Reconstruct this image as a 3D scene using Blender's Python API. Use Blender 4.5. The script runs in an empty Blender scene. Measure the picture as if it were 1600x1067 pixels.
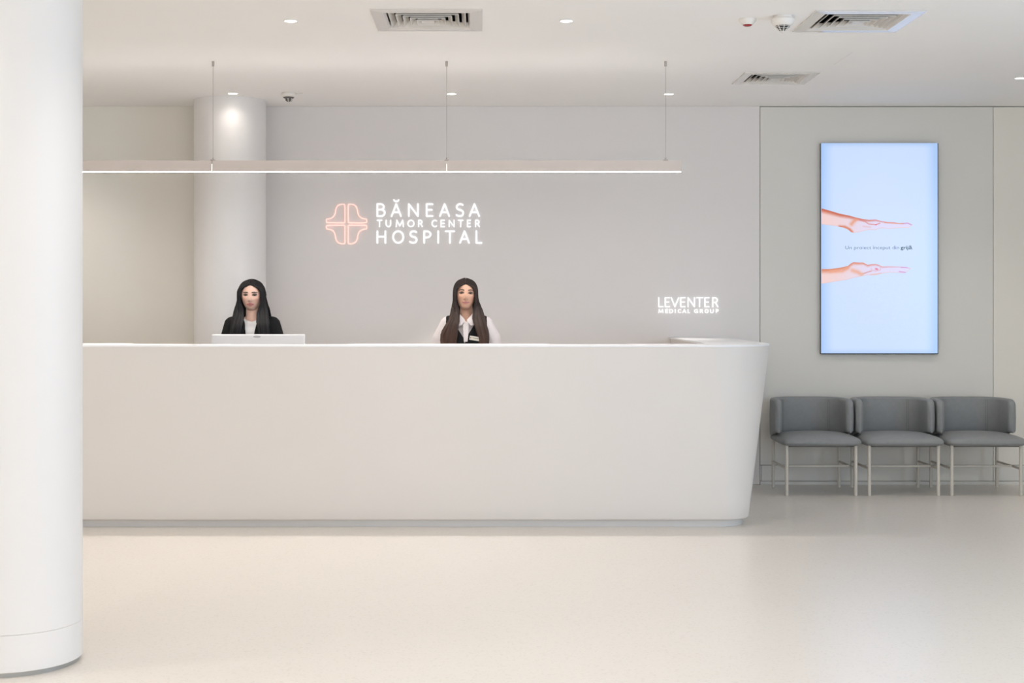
import bpy, bmesh, math, random
from mathutils import Vector, Matrix
random.seed(7)
sc = bpy.context.scene
C = sc.collection
PI = math.pi

# ------------------------------------------------------------------ camera, light, exposure
F = 2250.0; CX = 754.0; CY = 477.0; CH = 1.45          # focal length and axis in photo pixels, eye height
cam = bpy.data.cameras.new('camera'); camo = bpy.data.objects.new('camera', cam); C.objects.link(camo)
camo.location = (0, 0, CH); camo.rotation_euler = (PI/2, 0, 0)
cam.sensor_width = 36; cam.lens = F/1600*36; cam.shift_x = (800-CX)/1600; cam.shift_y = -(533.5-CY)/1600
cam.clip_end = 100
sc.camera = camo
sc.view_settings.view_transform = 'Standard'; sc.view_settings.look = 'None'
sc.view_settings.exposure = 0.40; sc.view_settings.gamma = 1.0
sc.view_settings.use_curve_mapping = False
sc.cycles.use_denoising = True
sc.cycles.max_bounces = 10; sc.cycles.diffuse_bounces = 8; sc.cycles.glossy_bounces = 4
sc.cycles.sample_clamp_indirect = 6.0
sc.cycles.caustics_reflective = False; sc.cycles.caustics_refractive = False
w = bpy.data.worlds.new('world'); sc.world = w; w.use_nodes = True
w.node_tree.nodes['Background'].inputs[0].default_value = (0.75, 0.86, 1.0, 1)
w.node_tree.nodes['Background'].inputs[1].default_value = 1.0

KE = 2**-sc.view_settings.exposure         # keeps screen and sign brightness fixed against the exposure
WALL_Y = 11.65; CEIL = 3.06
ROOM_L, ROOM_R, ROOM_F = -5.2, 6.2, -3.2

def area(name, loc, rot, sx, sy, power, color):
    l = bpy.data.lights.new(name, 'AREA'); l.shape = 'RECTANGLE'; l.size = sx; l.size_y = sy
    l.energy = power; l.color = color
    o = bpy.data.objects.new(name, l); o.location = loc; o.rotation_euler = rot; C.objects.link(o)
    return o
# daylight through the glazed front behind the camera and the window in the right wall
area('daylight_front', (0.5, ROOM_F-0.15, 1.55), (PI/2, 0, 0), 10.6, 2.7, 130, (0.97, 0.98, 1.0))
area('daylight_right', (ROOM_R+0.15, 4.3, 1.6), (0, PI/2, 0), 2.4, 3.0, 100, (0.45, 0.70, 1.0))
DOWN_POWER = 37.0; DOWN_COL = (1.0, 0.935, 0.87)
STRIP_EMIT = 64.0

def P(px, py, D): return Vector(((px-CX)*D/F, D, CH-(py-CY)*D/F))

# ------------------------------------------------------------------ materials
def lin(c):
    return tuple(((v/255)/12.92 if v/255 <= .04045 else ((v/255+.055)/1.055)**2.4) for v in c)
def mat(name, col, rough=.6, metal=0, spec=.5, emit=None, es=0, coat=0, noise=0, nscale=8, bump=0, bscale=300):
    m = bpy.data.materials.new(name); m.use_nodes = True
    nt = m.node_tree; b = nt.nodes['Principled BSDF']
    b.inputs['Base Color'].default_value = (*col, 1); b.inputs['Roughness'].default_value = rough
    b.inputs['Metallic'].default_value = metal; b.inputs['Specular IOR Level'].default_value = spec
    b.inputs['Coat Weight'].default_value = coat
    if emit: b.inputs['Emission Color'].default_value = (*emit, 1); b.inputs['Emission Strength'].default_value = es
    tc = nt.nodes.new('ShaderNodeTexCoord')
    if noise:
        n = nt.nodes.new('ShaderNodeTexNoise'); n.inputs['Scale'].default_value = nscale; n.inputs['Detail'].default_value = 6
        nt.links.new(tc.outputs['Object'], n.inputs['Vector'])
        r = nt.nodes.new('ShaderNodeValToRGB')
        r.color_ramp.elements[0].position = .3; r.color_ramp.elements[1].position = .7
        r.color_ramp.elements[0].color = (*[c*(1-noise) for c in col], 1); r.color_ramp.elements[1].color = (*[min(1, c*(1+noise)) for c in col], 1)
        nt.links.new(n.outputs['Fac'], r.inputs[0]); nt.links.new(r.outputs[0], b.inputs['Base Color'])
    if bump:
        n2 = nt.nodes.new('ShaderNodeTexNoise'); n2.inputs['Scale'].default_value = bscale; n2.inputs['Detail'].default_value = 4
        nt.links.new(tc.outputs['Object'], n2.inputs['Vector'])
        bp = nt.nodes.new('ShaderNodeBump'); bp.inputs['Strength'].default_value = bump; bp.inputs['Distance'].default_value = .002
        nt.links.new(n2.outputs['Fac'], bp.inputs['Height']); nt.links.new(bp.outputs[0], b.inputs['Normal'])
    return m

def vmat(name, rough=.5, emit=0):
    m = bpy.data.materials.new(name); m.use_nodes = True
    nt = m.node_tree; b = nt.nodes['Principled BSDF']
    a = nt.nodes.new('ShaderNodeVertexColor'); a.layer_name = 'Col'
    b.inputs['Roughness'].default_value = rough
    if emit:
        b.inputs['Base Color'].default_value = (0.01, .01, .012, 1)
        nt.links.new(a.outputs[0], b.inputs['Emission Color']); b.inputs['Emission Strength'].default_value = emit
    else:
        nt.links.new(a.outputs[0], b.inputs['Base Color'])
    return m

def floor_mat():
    m = mat('floor_terrazzo', (.68, .60, .52), rough=.27, spec=.45)
    nt = m.node_tree; b = nt.nodes['Principled BSDF']; L = nt.links
    tc = nt.nodes.new('ShaderNodeTexCoord')
    v = nt.nodes.new('ShaderNodeTexVoronoi'); v.inputs['Scale'].default_value = 110
    L.new(tc.outputs['Object'], v.inputs['Vector'])
    r = nt.nodes.new('ShaderNodeValToRGB')
    e = r.color_ramp.elements; e[0].position = .0; e[0].color = (.685, .64, .585, 1); e[1].position = .15; e[1].color = (.735, .69, .635, 1)
    e2 = e.new(.85); e2.color = (.745, .70, .645, 1)
    sep = nt.nodes.new('ShaderNodeSeparateColor'); L.new(v.outputs['Color'], sep.inputs[0]); L.new(sep.outputs[0], r.inputs[0])
    n = nt.nodes.new('ShaderNodeTexNoise'); n.inputs['Scale'].default_value = 1.3; n.inputs['Detail'].default_value = 3
    L.new(tc.outputs['Object'], n.inputs['Vector'])
    mx = nt.nodes.new('ShaderNodeMix'); mx.data_type = 'RGBA'; mx.blend_type = 'MULTIPLY'
    r2 = nt.nodes.new('ShaderNodeValToRGB'); r2.color_ramp.elements[0].color = (.97, .965, .96, 1); r2.color_ramp.elements[1].color = (1, 1, 1, 1)
    L.new(n.outputs['Fac'], r2.inputs[0]); mx.inputs[0].default_value = 1
    L.new(r.outputs[0], mx.inputs[6]); L.new(r2.outputs[0], mx.inputs[7])
    # sparse dark chips
    v2 = nt.nodes.new('ShaderNodeTexVoronoi'); v2.inputs['Scale'].default_value = 16
    L.new(tc.outputs['Object'], v2.inputs['Vector'])
    lt = nt.nodes.new('ShaderNodeMath'); lt.operation = 'LESS_THAN'; lt.inputs[1].default_value = .05
    L.new(v2.outputs['Distance'], lt.inputs[0])
    ml = nt.nodes.new('ShaderNodeMath'); ml.operation = 'MULTIPLY'; ml.inputs[1].default_value = .22; L.new(lt.outputs[0], ml.inputs[0])
    mx2 = nt.nodes.new('ShaderNodeMix'); mx2.data_type = 'RGBA'; mx2.inputs[7].default_value = (.25, .22, .19, 1)
    L.new(ml.outputs[0], mx2.inputs[0]); L.new(mx.outputs[2], mx2.inputs[6]); L.new(mx2.outputs[2], b.inputs['Base Color'])
    return m

M = {}
M['floor'] = floor_mat()
M['ceiling'] = mat('ceiling_paint', (.90, .885, .87), .85, spec=.15, noise=.006, nscale=2)
M['wall'] = mat('wall_panel_grey', (.745, .717, .703), .6, spec=.25, noise=.008, nscale=1.5)
M['wall_beige'] = mat('wall_panel_beige', (.77, .74, .675), .6, spec=.25, noise=.008, nscale=1.5)
M['wall_sage'] = mat('wall_panel_pale_grey', (.70, .68, .635), .55, spec=.3, noise=.008, nscale=1.5)
M['groove'] = mat('wall_joint_dark', (.20, .185, .17), .8)
M['column'] = mat('column_white_lacquer', (.76, .74, .725), .45, spec=.35, noise=.004, nscale=3)
M['column_base'] = mat('column_base_metal', (.40, .39, .37), .4, metal=.3)
M['desk'] = mat('desk_solid_surface', (.715, .68, .65), .42, spec=.35, noise=.004, nscale=4)
M['desk_top'] = mat('desk_top_white', (.84, .84, .85), .3, spec=.4, noise=.003, nscale=6)
M['plinth'] = mat('desk_plinth', (.66, .645, .63), .45, noise=.005)
M['pend'] = mat('pendant_housing_cream', (.64, .565, .52), .45, spec=.3, noise=.004)
M['uplight_fill'] = mat('pendant_added_uplight', (.9, .9, .9), .5, emit=(1.0, .97, .94), es=3.6)  # invented upward glow, lifts the ceiling above the desk
M['joint'] = mat('pendant_joint_glow', (.3, .3, .3), .5, emit=(1.0, .97, .94), es=1.1)
M['strip'] = mat('pendant_diffuser', (.9, .9, .9), .5, emit=(1.0, .955, .92), es=STRIP_EMIT)
M['steel'] = mat('steel', (.42, .38, .34), .35, metal=.8, noise=.02)
M['cable'] = mat('cable_steel', (.40, .37, .34), .45, metal=.4, noise=.02)
M['white_plastic'] = mat('white_plastic', (.78, .75, .71), .4, noise=.004)
M['vent'] = mat('vent_glossy_white', (.70, .66, .62), .08, spec=.8, noise=.004, coat=.4)
M['vent_blade'] = mat('vent_blade_white', (.66, .63, .59), .35, noise=.004)
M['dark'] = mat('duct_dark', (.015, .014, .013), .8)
M['black_plastic'] = mat('black_plastic', (.03, .03, .032), .4)
M['red'] = mat('red_lens', (.30, .015, .02), .25)
M['lamp'] = mat('downlight_lens', (.9, .9, .9), .4, emit=(1, .94, .86), es=7)
M['lamp_rim'] = mat('downlight_trim', (.80, .78, .76), .4)
M['leather'] = mat('grey_leatherette', (.235, .240, .240), .5, spec=.35, noise=.04, nscale=30, bump=.15, bscale=400)
M['seam'] = mat('stitching_dark', (.06, .06, .062), .7)
M['frame'] = mat('cream_powder_coat', (.60, .56, .49), .45, noise=.005)
M['letter'] = mat('letter_lit_white', (.12, .12, .12), .4, emit=(1, 1, 1), es=1.0*KE)
M['neon'] = mat('neon_coral', (.15, .08, .07), .4, emit=(1.0, .56, .49), es=1.3*KE)
M['bezel'] = mat('screen_bezel', (.012, .013, .015), .3)
M['monitor'] = mat('monitor_silver', (.56, .56, .57), .35, spec=.4, noise=.004)
M['monitor_edge'] = mat('monitor_edge_white', (.85, .85, .86), .35)
M['mark'] = mat('mark_grey', (.36, .36, .37), .35)
M['black_cloth'] = mat('black_cloth', (.008, .008, .009), .8, spec=.25, noise=.15, nscale=60, bump=.3, bscale=500)
M['white_cloth'] = mat('white_cloth', (.72, .71, .71), .75, noise=.01, nscale=20, bump=.3, bscale=200)
M['blush_cloth'] = mat('blouse_cloth', (.72, .66, .655), .7, noise=.02, nscale=20, bump=.4, bscale=120)
M['pearl'] = mat('pearl', (.85, .82, .78), .15)
M['badge'] = mat('badge_gold', (.66, .61, .53), .4, noise=.02)
M['badge_print'] = mat('badge_print', (.22, .20, .17), .5)
M['skin'] = vmat('skin', .45)
M['eye'] = vmat('eye', .6)
M['screen'] = vmat('screen_picture', .2, emit=KE)
M['caption'] = mat('caption_ink', (.0, .0, .0), .3, emit=lin((75, 110, 125)), es=KE)
M['caption_bold'] = mat('caption_ink_bold', (.0, .0, .0), .3, emit=lin((40, 75, 85)), es=KE)
def hair_mat(name, root, tip, z0, z1, rough=.42):
    m = mat(name, root, rough, spec=.22)
    nt = m.node_tree; b = nt.nodes['Principled BSDF']; L = nt.links
    tc = nt.nodes.new('ShaderNodeTexCoord'); sx = nt.nodes.new('ShaderNodeSeparateXYZ'); L.new(tc.outputs['Object'], sx.inputs[0])
    mr = nt.nodes.new('ShaderNodeMapRange'); mr.inputs[1].default_value = z0; mr.inputs[2].default_value = z1
    L.new(sx.outputs[2], mr.inputs[0])
    r = nt.nodes.new('ShaderNodeValToRGB'); r.color_ramp.elements[0].color = (*tip, 1); r.color_ramp.elements[1].color = (*root, 1)
    L.new(mr.outputs[0], r.inputs[0])
    at = nt.nodes.new('ShaderNodeVertexColor'); at.layer_name = 'Col'
    mx = nt.nodes.new('ShaderNodeMix'); mx.data_type = 'RGBA'; mx.blend_type = 'MULTIPLY'; mx.inputs[0].default_value = 1
    L.new(r.outputs[0], mx.inputs[6]); L.new(at.outputs[0], mx.inputs[7]); L.new(mx.outputs[2], b.inputs['Base Color'])
    return m

# ------------------------------------------------------------------ mesh helpers
def link(name, bm, material, parent=None, smooth=False):
    me = bpy.data.meshes.new(name)
    bmesh.ops.recalc_face_normals(bm, faces=bm.faces)
    bm.to_mesh(me); bm.free()
    o = bpy.data.objects.new(name, me); C.objects.link(o)
    if material: me.materials.append(material)
    if smooth:
        for p in me.polygons: p.use_smooth = True
        try: me.set_sharp_from_angle(angle=math.radians(40))
        except Exception: pass
    if parent: o.parent = parent
    return o
def box(bm, x0, x1, y0, y1, z0, z1, bev=0, seg=2):
    r = bmesh.ops.create_cube(bm, size=1)
    vs = r['verts']
    for v in vs:
        v.co = Vector(((x0+x1)/2+v.co.x*(x1-x0), (y0+y1)/2+v.co.y*(y1-y0), (z0+z1)/2+v.co.z*(z1-z0)))
    if bev:
        es = list({e for v in vs for e in v.link_edges})
        bmesh.ops.bevel(bm, geom=es, offset=bev, segments=seg, affect='EDGES', profile=.5)
def lathe(bm, prof, cx, cy, n=48, cz=0):
    rings = []
    for r, z in prof:
        if r <= 1e-6: rings.append([bm.verts.new((cx, cy, cz+z))])
        else: rings.append([bm.verts.new((cx+r*math.cos(2*PI*i/n), cy+r*math.sin(2*PI*i/n), cz+z)) for i in range(n)])
    for a, b in zip(rings, rings[1:]):
        for i in range(n):
            j = (i+1) % n
            if len(a) == 1 and len(b) == 1: continue
            if len(a) == 1: bm.faces.new((a[0], b[j], b[i]))
            elif len(b) == 1: bm.faces.new((a[i], a[j], b[0]))
            else: bm.faces.new((a[i], a[j], b[j], b[i]))
def tube(bm, pts, rad, n=12, caps=True, closed=False, flat=1.0, up=None):
    pts = [Vector(p) for p in pts]; N = len(pts)
    rr = rad if isinstance(rad, (list, tuple)) else [rad]*N
    rings = []; prev = None
    for i, p in enumerate(pts):
        if closed: t = pts[(i+1) % N]-pts[i-1]
        else: t = pts[min(i+1, N-1)]-pts[max(i-1, 0)]
        if t.length < 1e-9: t = Vector((0, 0, 1))
        t.normalize()
        if prev is None:
            a = Vector(up) if up else (Vector((0, 0, 1)) if abs(t.z) < .9 else Vector((1, 0, 0)))
            u = (a-t*a.dot(t)).normalized()
        else: u = (prev-t*prev.dot(t)).normalized()
        prev = u; v = t.cross(u)
        rings.append([bm.verts.new(p+u*math.cos(2*PI*k/n)*rr[i]*flat+v*math.sin(2*PI*k/n)*rr[i]) for k in range(n)])
    for i in range(N if closed else N-1):
        a = rings[i]; b = rings[(i+1) % N]
        for k in range(n):
            l = (k+1) % n
            bm.faces.new((a[k], a[l], b[l], b[k]))
    if caps and not closed:
        bm.faces.new(rings[0]); bm.faces.new(rings[-1])
def poly_prism(bm, poly, z0, z1, flip=None):
    """poly list of (x,y); extruded in z, or through flip(x,y,z)->Vector"""
    f = flip or (lambda x, y, z: Vector((x, y, z)))
    a = [bm.verts.new(f(x, y, z0)) for x, y in poly]; b = [bm.verts.new(f(x, y, z1)) for x, y in poly]
    bm.faces.new(a); bm.faces.new(b)
    n = len(poly)
    for i in range(n): bm.faces.new((a[i], a[(i+1) % n], b[(i+1) % n], b[i]))
def tag(o, label=None, cat=None, group=None, kind=None):
    if label: o['label'] = label
    if cat: o['category'] = cat
    if group: o['group'] = group
    if kind: o['kind'] = kind
    return o
def thing(name, loc, label, cat, group=None):
    o = bpy.data.objects.new(name, None); C.objects.link(o); o.location = loc; o.empty_display_size = .1
    return tag(o, label, cat, group)
def copy_tree(o, parent=None):
    c = o.copy(); C.objects.link(c)
    if parent: c.parent = parent
    for ch in [x for x in list(bpy.data.objects) if x.parent == o]: copy_tree(ch, c)
    return c

# ------------------------------------------------------------------ room shell
bm = bmesh.new(); box(bm, ROOM_L-.2, ROOM_R+.2, ROOM_F-.2, WALL_Y+.2, -.2, 0)
tag(link('floor', bm, M['floor']), kind='structure')

HOLES = []
def vent_xy(px0, px1, y0, y1):
    pass
# vents: centre and half size
VENTS = []
for (pxa, pxb, ya, yb) in ((577.6, 754, 14.3, 47), (1274, 1448.7, 16.3, 48.5), (1164, 1287, 112.6, 130.9)):
    da = (CEIL-CH)*F/(CY-ya); db = (CEIL-CH)*F/(CY-yb)
    cxv = ((pxa+pxb)/2-CX)*da/F
    VENTS.append((cxv, (da+db)/2))
VENTS[0] = (VENTS[0][0], VENTS[0][1], .305); VENTS[1] = (VENTS[1][0], VENTS[1][1], .303)
VENTS[2] = (VENTS[2][0]-.01, VENTS[2][1], .262)
for x, y, h in VENTS: HOLES.append((x-h*.80, x+h*.80, y-h*.80, y+h*.80))
xs = sorted({ROOM_L-.2, ROOM_R+.2, *[v for h in HOLES for v in h[:2]]}); ys = sorted({ROOM_F-.2, WALL_Y+.2, *[v for h in HOLES for v in h[2:]]})
bm = bmesh.new(); vv = {}
def gv(x, y, z):
    k = (round(x, 5), round(y, 5), z)
    if k not in vv: vv[k] = bm.verts.new((x, y, z))
    return vv[k]
for i in range(len(xs)-1):
    for j in range(len(ys)-1):
        mx_, my_ = (xs[i]+xs[i+1])/2, (ys[j]+ys[j+1])/2
        if any(h[0] < mx_ < h[1] and h[2] < my_ < h[3] for h in HOLES): continue
        bm.faces.new((gv(xs[i], ys[j], CEIL), gv(xs[i+1], ys[j], CEIL), gv(xs[i+1], ys[j+1], CEIL), gv(xs[i], ys[j+1], CEIL)))
ce = link('ceiling', bm, M['ceiling']); tag(ce, kind='structure')
sm = ce.modifiers.new('s', 'SOLIDIFY'); sm.thickness = .012; sm.offset = 1
for v in ce.data.vertices: pass

# back wall: dark backing with panels separated by real 5 mm joints
bm = bmesh.new(); box(bm, ROOM_L-.2, ROOM_R+.2, WALL_Y+.012, WALL_Y+.2, 0, CEIL-.0001)
wb = tag(link('wall_back', bm, M['groove']), kind='structure')
S1 = (1187.5-CX)*WALL_Y/F; S2 = (1552-CX)*WALL_Y/F; SL = (360-CX)*WALL_Y/F
g = .0022
def panel(x0, x1, z0, z1, m):
    bm = bmesh.new(); box(bm, x0+g, x1-g, WALL_Y, WALL_Y+.0118, z0+g, z1-g, bev=.0008, seg=1)
    return link('panel', bm, m, wb)
panel(ROOM_L, SL, .0, CEIL+.0015, M['wall_beige'])
panel(SL, S1, .0, CEIL+.0015, M['wall'])
panel(S1, S2, .158, CEIL-.004, M['wall_sage']); panel(S2, ROOM_R, .158, CEIL-.004, M['wall_beige'])
bb = []
bm = bmesh.new()
for x0, x1 in ((S1, S1+.012), (S1+.012, S2), (S2, ROOM_R)):
    box(bm, x0+g, x1-g, WALL_Y, WALL_Y+.0118, .028+g, .158-g)
bo = link('baseboard_back', bm, M['wall_sage']); tag(bo, kind='structure')
bm = bmesh.new(); box(bm, S1, ROOM_R, WALL_Y-.014, WALL_Y+.0116, .0, .026, bev=.002)
link('baseboard_lip', bm, M['wall_sage'], bo)

bm = bmesh.new(); box(bm, ROOM_L-.2, ROOM_L, ROOM_F, WALL_Y, 0, CEIL)
tag(link('wall_left', bm, M['wall_beige']), kind='structure')
def wall_open(name, horiz, c0, c1, a0, a1, z0, z1, s0, s1, m):
    """wall with one opening a0..a1 along it, z0..z1 high"""
    bm = bmesh.new()
    for (p0, p1, q0, q1) in ((s0, a0, 0, CEIL), (a1, s1, 0, CEIL), (a0, a1, 0, z0), (a0, a1, z1, CEIL)):
        if p1-p0 < 1e-4 or q1-q0 < 1e-4: continue
        if horiz: box(bm, p0, p1, c0, c1, q0, q1)
        else: box(bm, c0, c1, p0, p1, q0, q1)
    tag(link(name, bm, m), kind='structure')
wall_open('wall_right', False, ROOM_R, ROOM_R+.2, 2.8, 5.8, .4, 2.8, ROOM_F, WALL_Y, M['wall_beige'])
wall_open('wall_front', True, ROOM_F-.2, ROOM_F, -4.8, 5.8, .15, 2.95, ROOM_L, ROOM_R, M['wall_beige'])
def glazing(name, horiz, c, a0, a1, z0, z1, n):
    bm = bmesh.new()
    def b(p0, p1, q0, q1, t=.03):
        if horiz: box(bm, p0, p1, c-t, c+t, q0, q1)
        else: box(bm, c-t, c+t, p0, p1, q0, q1)
    b(a0, a1, z0, z0+.05); b(a0, a1, z1-.05, z1)
    for i in range(n+1):
        x = a0+(a1-a0-.05)*i/n
        b(x, x+.05, z0+.05, z1-.05)
    tag(link(name, bm, M['frame']), kind='structure')
glazing('window_1', True, ROOM_F-.04, -4.8, 5.8, .15, 2.95, 5)
glazing('window_2', False, ROOM_R+.04, 2.8, 5.8, .4, 2.8, 2)
# ceiling access panel hairline
bm = bmesh.new()
a = P(1303, 101, (CEIL-CH)*F/(CY-101)); b_ = P(1333, 81, (CEIL-CH)*F/(CY-81))
tube(bm, [(a.x, a.y, CEIL-.0005), (b_.x, b_.y, CEIL-.0005)], .0015, n=6)
tag(link('trim_1', bm, M['ceiling']), kind='structure')

# ------------------------------------------------------------------ columns
def column(x, y, R, label, seam):
    t = thing('column', (x, y, 0), label, 'column')
    h0 = .019
    bm = bmesh.new()
    if seam:
        lathe(bm, [(0, seam+.0007), (R-.001, seam+.0007), (R, seam+.0014), (R, CEIL), (0, CEIL)], 0, 0, 128)
        link('shaft', bm, M['column'], t, True)
        bm = bmesh.new(); lathe(bm, [(R-.03, h0), (R-.002, h0), (R, h0+.002), (R, seam-.0007), (R-.0008, seam), (R-.03, seam)], 0, 0, 128)
        link('base_band', bm, M['column'], t, True)
        bm = bmesh.new(); lathe(bm, [(0, .0), (R-.013, .0), (R-.013, seam+.001), (0, seam+.001)], 0, 0, 96)
        link('base_ring', bm, M['column_base'], t, True)
    else:
        lathe(bm, [(0, 0), (R, 0), (R, CEIL), (0, CEIL)], 0, 0, 128)
        link('shaft', bm, M['column'], t, True)
    return t
column(-1.920, 5.868, .28, 'large white round column in the near left foreground', .165)
BD = 11.335
column((359.5-CX)*BD/F, BD, .28, 'white round column against the back wall behind the reception desk', 0)

# ------------------------------------------------------------------ reception desk
def arc(cx, cy, r, a0, a1, n=14): return [(cx+r*math.cos(math.radians(a0+(a1-a0)*i/n)), cy+r*math.sin(math.radians(a0+(a1-a0)*i/n))) for i in range(n+1)]
DXL = -4.15
def outer(xr, yf, r):
    yb = WALL_Y-.004; xl = DXL-(xr-1.94)
    return [(xr, yb)]+arc(xr-r, yf+r, r, 0, -90, 24)+arc(xl+r, yf+r, r, -90, -180, 24)+[(xl, yb)]
TOPZ = 1.193
desk = thing('reception_desk', (-1.1, 9.8, 0), 'long cream white reception desk with tapered front and rounded right corner', 'desk')
def dlink(n, bm, m, s=False):
    o = link(n, bm, m, desk, s); o.matrix_parent_inverse = Matrix.Translation((1.1, -9.8, 0)); return o
def dims(z):     # xr, yf, r at height z
    t = (z-.05)/(TOPZ-.05)
    return 1.768+.172*t, 9.385-.105*t, .20+.30*t
bm = bmesh.new(); rings = []
zs = [.05, .053, .06]+[.06+(TOPZ-.012-.06)*i/16 for i in range(1, 17)]
for k, z in enumerate(zs):
    xr, yf, r = dims(z)
    if k == 0: xr -= .006; yf += .006
    if k == 1: xr -= .002; yf += .002
    rings.append([bm.verts.new((x, y, z)) for x, y in outer(xr, yf, r)])
inn = [(1.52, WALL_Y-.004), (1.52, 9.50), (DXL+.42, 9.50), (DXL+.42, WALL_Y-.004)]
for a, b in zip(rings, rings[1:]):
    for i in range(len(a)-1): bm.faces.new((a[i], a[i+1], b[i+1], b[i]))
i0 = [bm.verts.new((x, y, .05)) for x, y in inn]; i1 = [bm.verts.new((x, y, zs[-1])) for x, y in inn]
for i in range(3): bm.faces.new((i0[i], i0[i+1], i1[i+1], i1[i]))
for ring, iv in ((rings[0], i0), (rings[-1], i1)): bm.faces.new(ring+iv[::-1])
bm.faces.new([r[0] for r in rings]+[i1[0], i0[0]]); bm.faces.new([r[-1] for r in rings]+[i1[3], i0[3]])
dlink('body', bm, M['desk'], True)
# countertop with its wider stretches towards the staff side
def cx_(px, D): return (px-CX)*D/F
bm = bmesh.new(); rings = []
for dz, ins in ((-.0115, .0), (-.010, 0), (-.003, 0), (-.0008, .0008), (0, .003)):
    xr, yf, r = dims(TOPZ+dz)
    rings.append([bm.verts.new((x, y, TOPZ+dz)) for x, y in outer(xr-ins, yf+ins, r)])
inn = [(1.505, WALL_Y-.004), (1.505, 9.72), (cx_(1090, 9.72), 9.62), (cx_(985, 9.62), 9.62), (cx_(975, 9.54), 9.53), (cx_(860, 9.53), 9.53), (cx_(850, 9.6), 9.67),
       (cx_(556, 9.67), 9.67), (cx_(540, 9.6), 9.53), (cx_(330, 9.55), 9.55), (cx_(209, 9.6), 9.66), (cx_(203, 9.82), 9.82), (DXL+.40, 9.82), (DXL+.40, WALL_Y-.004)]
for a, b in zip(rings, rings[1:]):
    for i in range(len(a)-1): bm.faces.new((a[i], a[i+1], b[i+1], b[i]))
i0 = [bm.verts.new((x, y, rings[0][0].co.z)) for x, y in inn]; i1 = [bm.verts.new((x, y, TOPZ)) for x, y in inn]
for i in range(len(inn)-1): bm.faces.new((i0[i], i0[i+1], i1[i+1], i1[i]))
for ring, iv in ((rings[0], i0), (rings[-1], i1)): bm.faces.new(ring+iv[::-1])
bm.faces.new([r[0] for r in rings]+[i1[0], i0[0]]); bm.faces.new([r[-1] for r in rings]+[i1[-1], i0[-1]])
dlink('countertop', bm, M['desk_top'], True)
bm = bmesh.new()
o_ = outer(1.735, 9.43, .20)
o_ = o_+[(DXL+.5, WALL_Y-.004), (DXL+.5, 9.52), (1.53, 9.52), (1.53, WALL_Y-.004)]
poly_prism(bm, o_, 0, .0499); dlink('plinth', bm, M['plinth'], True)
bm = bmesh.new(); box(bm, DXL+.44, -.80, 9.51, 10.27, .72, .75, bev=.003); box(bm, -.7999, 1.50, 9.51, 10.11, .72, .75, bev=.003)
for x in (-3.6, -2.2, -.9, .4, 1.44): box(bm, x-.02, x+.02, 9.53, 10.05, 0, .72)
dlink('work_surface', bm, M['desk_top'])

# ------------------------------------------------------------------ linear pendant
PD = 9.5
zb = CH+(CY-268.6)*PD/F; zt = CH+(CY-251.2)*PD/F
XR = (1065-CX)*PD/F; XL = (-32-CX)*PD/F
joints = [(332-CX)*PD/F, (698-CX)*PD/F]
pend = thing('pendant_light', ((XL+XR)/2, PD, zt), 'long cream linear pendant light hanging above the reception desk', 'lamp')
pinv = Matrix.Translation((-(XL+XR)/2, -PD, -zt))
def pl(n, bm, m, s=False):
    o = link(n, bm, m, pend, s); o.matrix_parent_inverse = pinv; return o
segx = [XL, joints[0], joints[1], XR]
for a, b in zip(segx, segx[1:]):
    bm = bmesh.new(); box(bm, a+.002, b-.002, PD-.020, PD+.020, zb+.004, zt-.010)
    for yy in (PD-.022, PD+.020): box(bm, a+.002, b-.002, yy, yy+.002, zb, zt)
    for yy in (PD-.020, PD+.0152): box(bm, a+.004, b-.004, yy, yy+.0048, zb, zb+.004)
    for xx in (a+.002, b-.004): box(bm, xx, xx+.002, PD-.020, PD+.020, zb, zt)
    pl('housing', bm, M['pend'])
    bm = bmesh.new(); box(bm, a+.004, b-.004, PD-.015, PD+.015, zb+.0003, zb+.0038); pl('diffuser', bm, M['strip'])
    bm = bmesh.new(); box(bm, a+.004, b-.004, PD-.0195, PD+.0195, zt-.0098, zt-.007); pl('added_uplight_strip', bm, M['uplight_fill'])  # unseen glowing strip added on top to brighten ceiling and upper wall
for x in joints:       # joint: light leaks out of the seam
    bm = bmesh.new(); box(bm, x-.0018, x+.0018, PD-.0215, PD+.0215, zb, zt-.022); pl('joint_gap', bm, M['joint'])
for x in [(-15-CX)*PD/F, (333-CX)*PD/F, (698-CX)*PD/F, (1040-CX)*PD/F]:
    bm = bmesh.new(); lathe(bm, [(0, CEIL-.034), (.0075, CEIL-.034), (.0085, CEIL-.02), (.0085, CEIL-.0005), (0, CEIL-.0005)], x, PD, 16)
    pl('ceiling_mount', bm, M['steel'], True)
    bm = bmesh.new(); tube(bm, [(x, PD, zt), (x, PD, CEIL-.03)], .0016, n=8); pl('cable', bm, M['cable'])
    bm = bmesh.new(); box(bm, x-.014, x+.014, PD-.024, PD+.024, zt-.001, zt+.007, bev=.002)
    lathe(bm, [(0, zt), (.005, zt), (.005, zt+.02), (0, zt+.02)], x, PD, 12)
    pl('bracket', bm, M['steel'])

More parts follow.
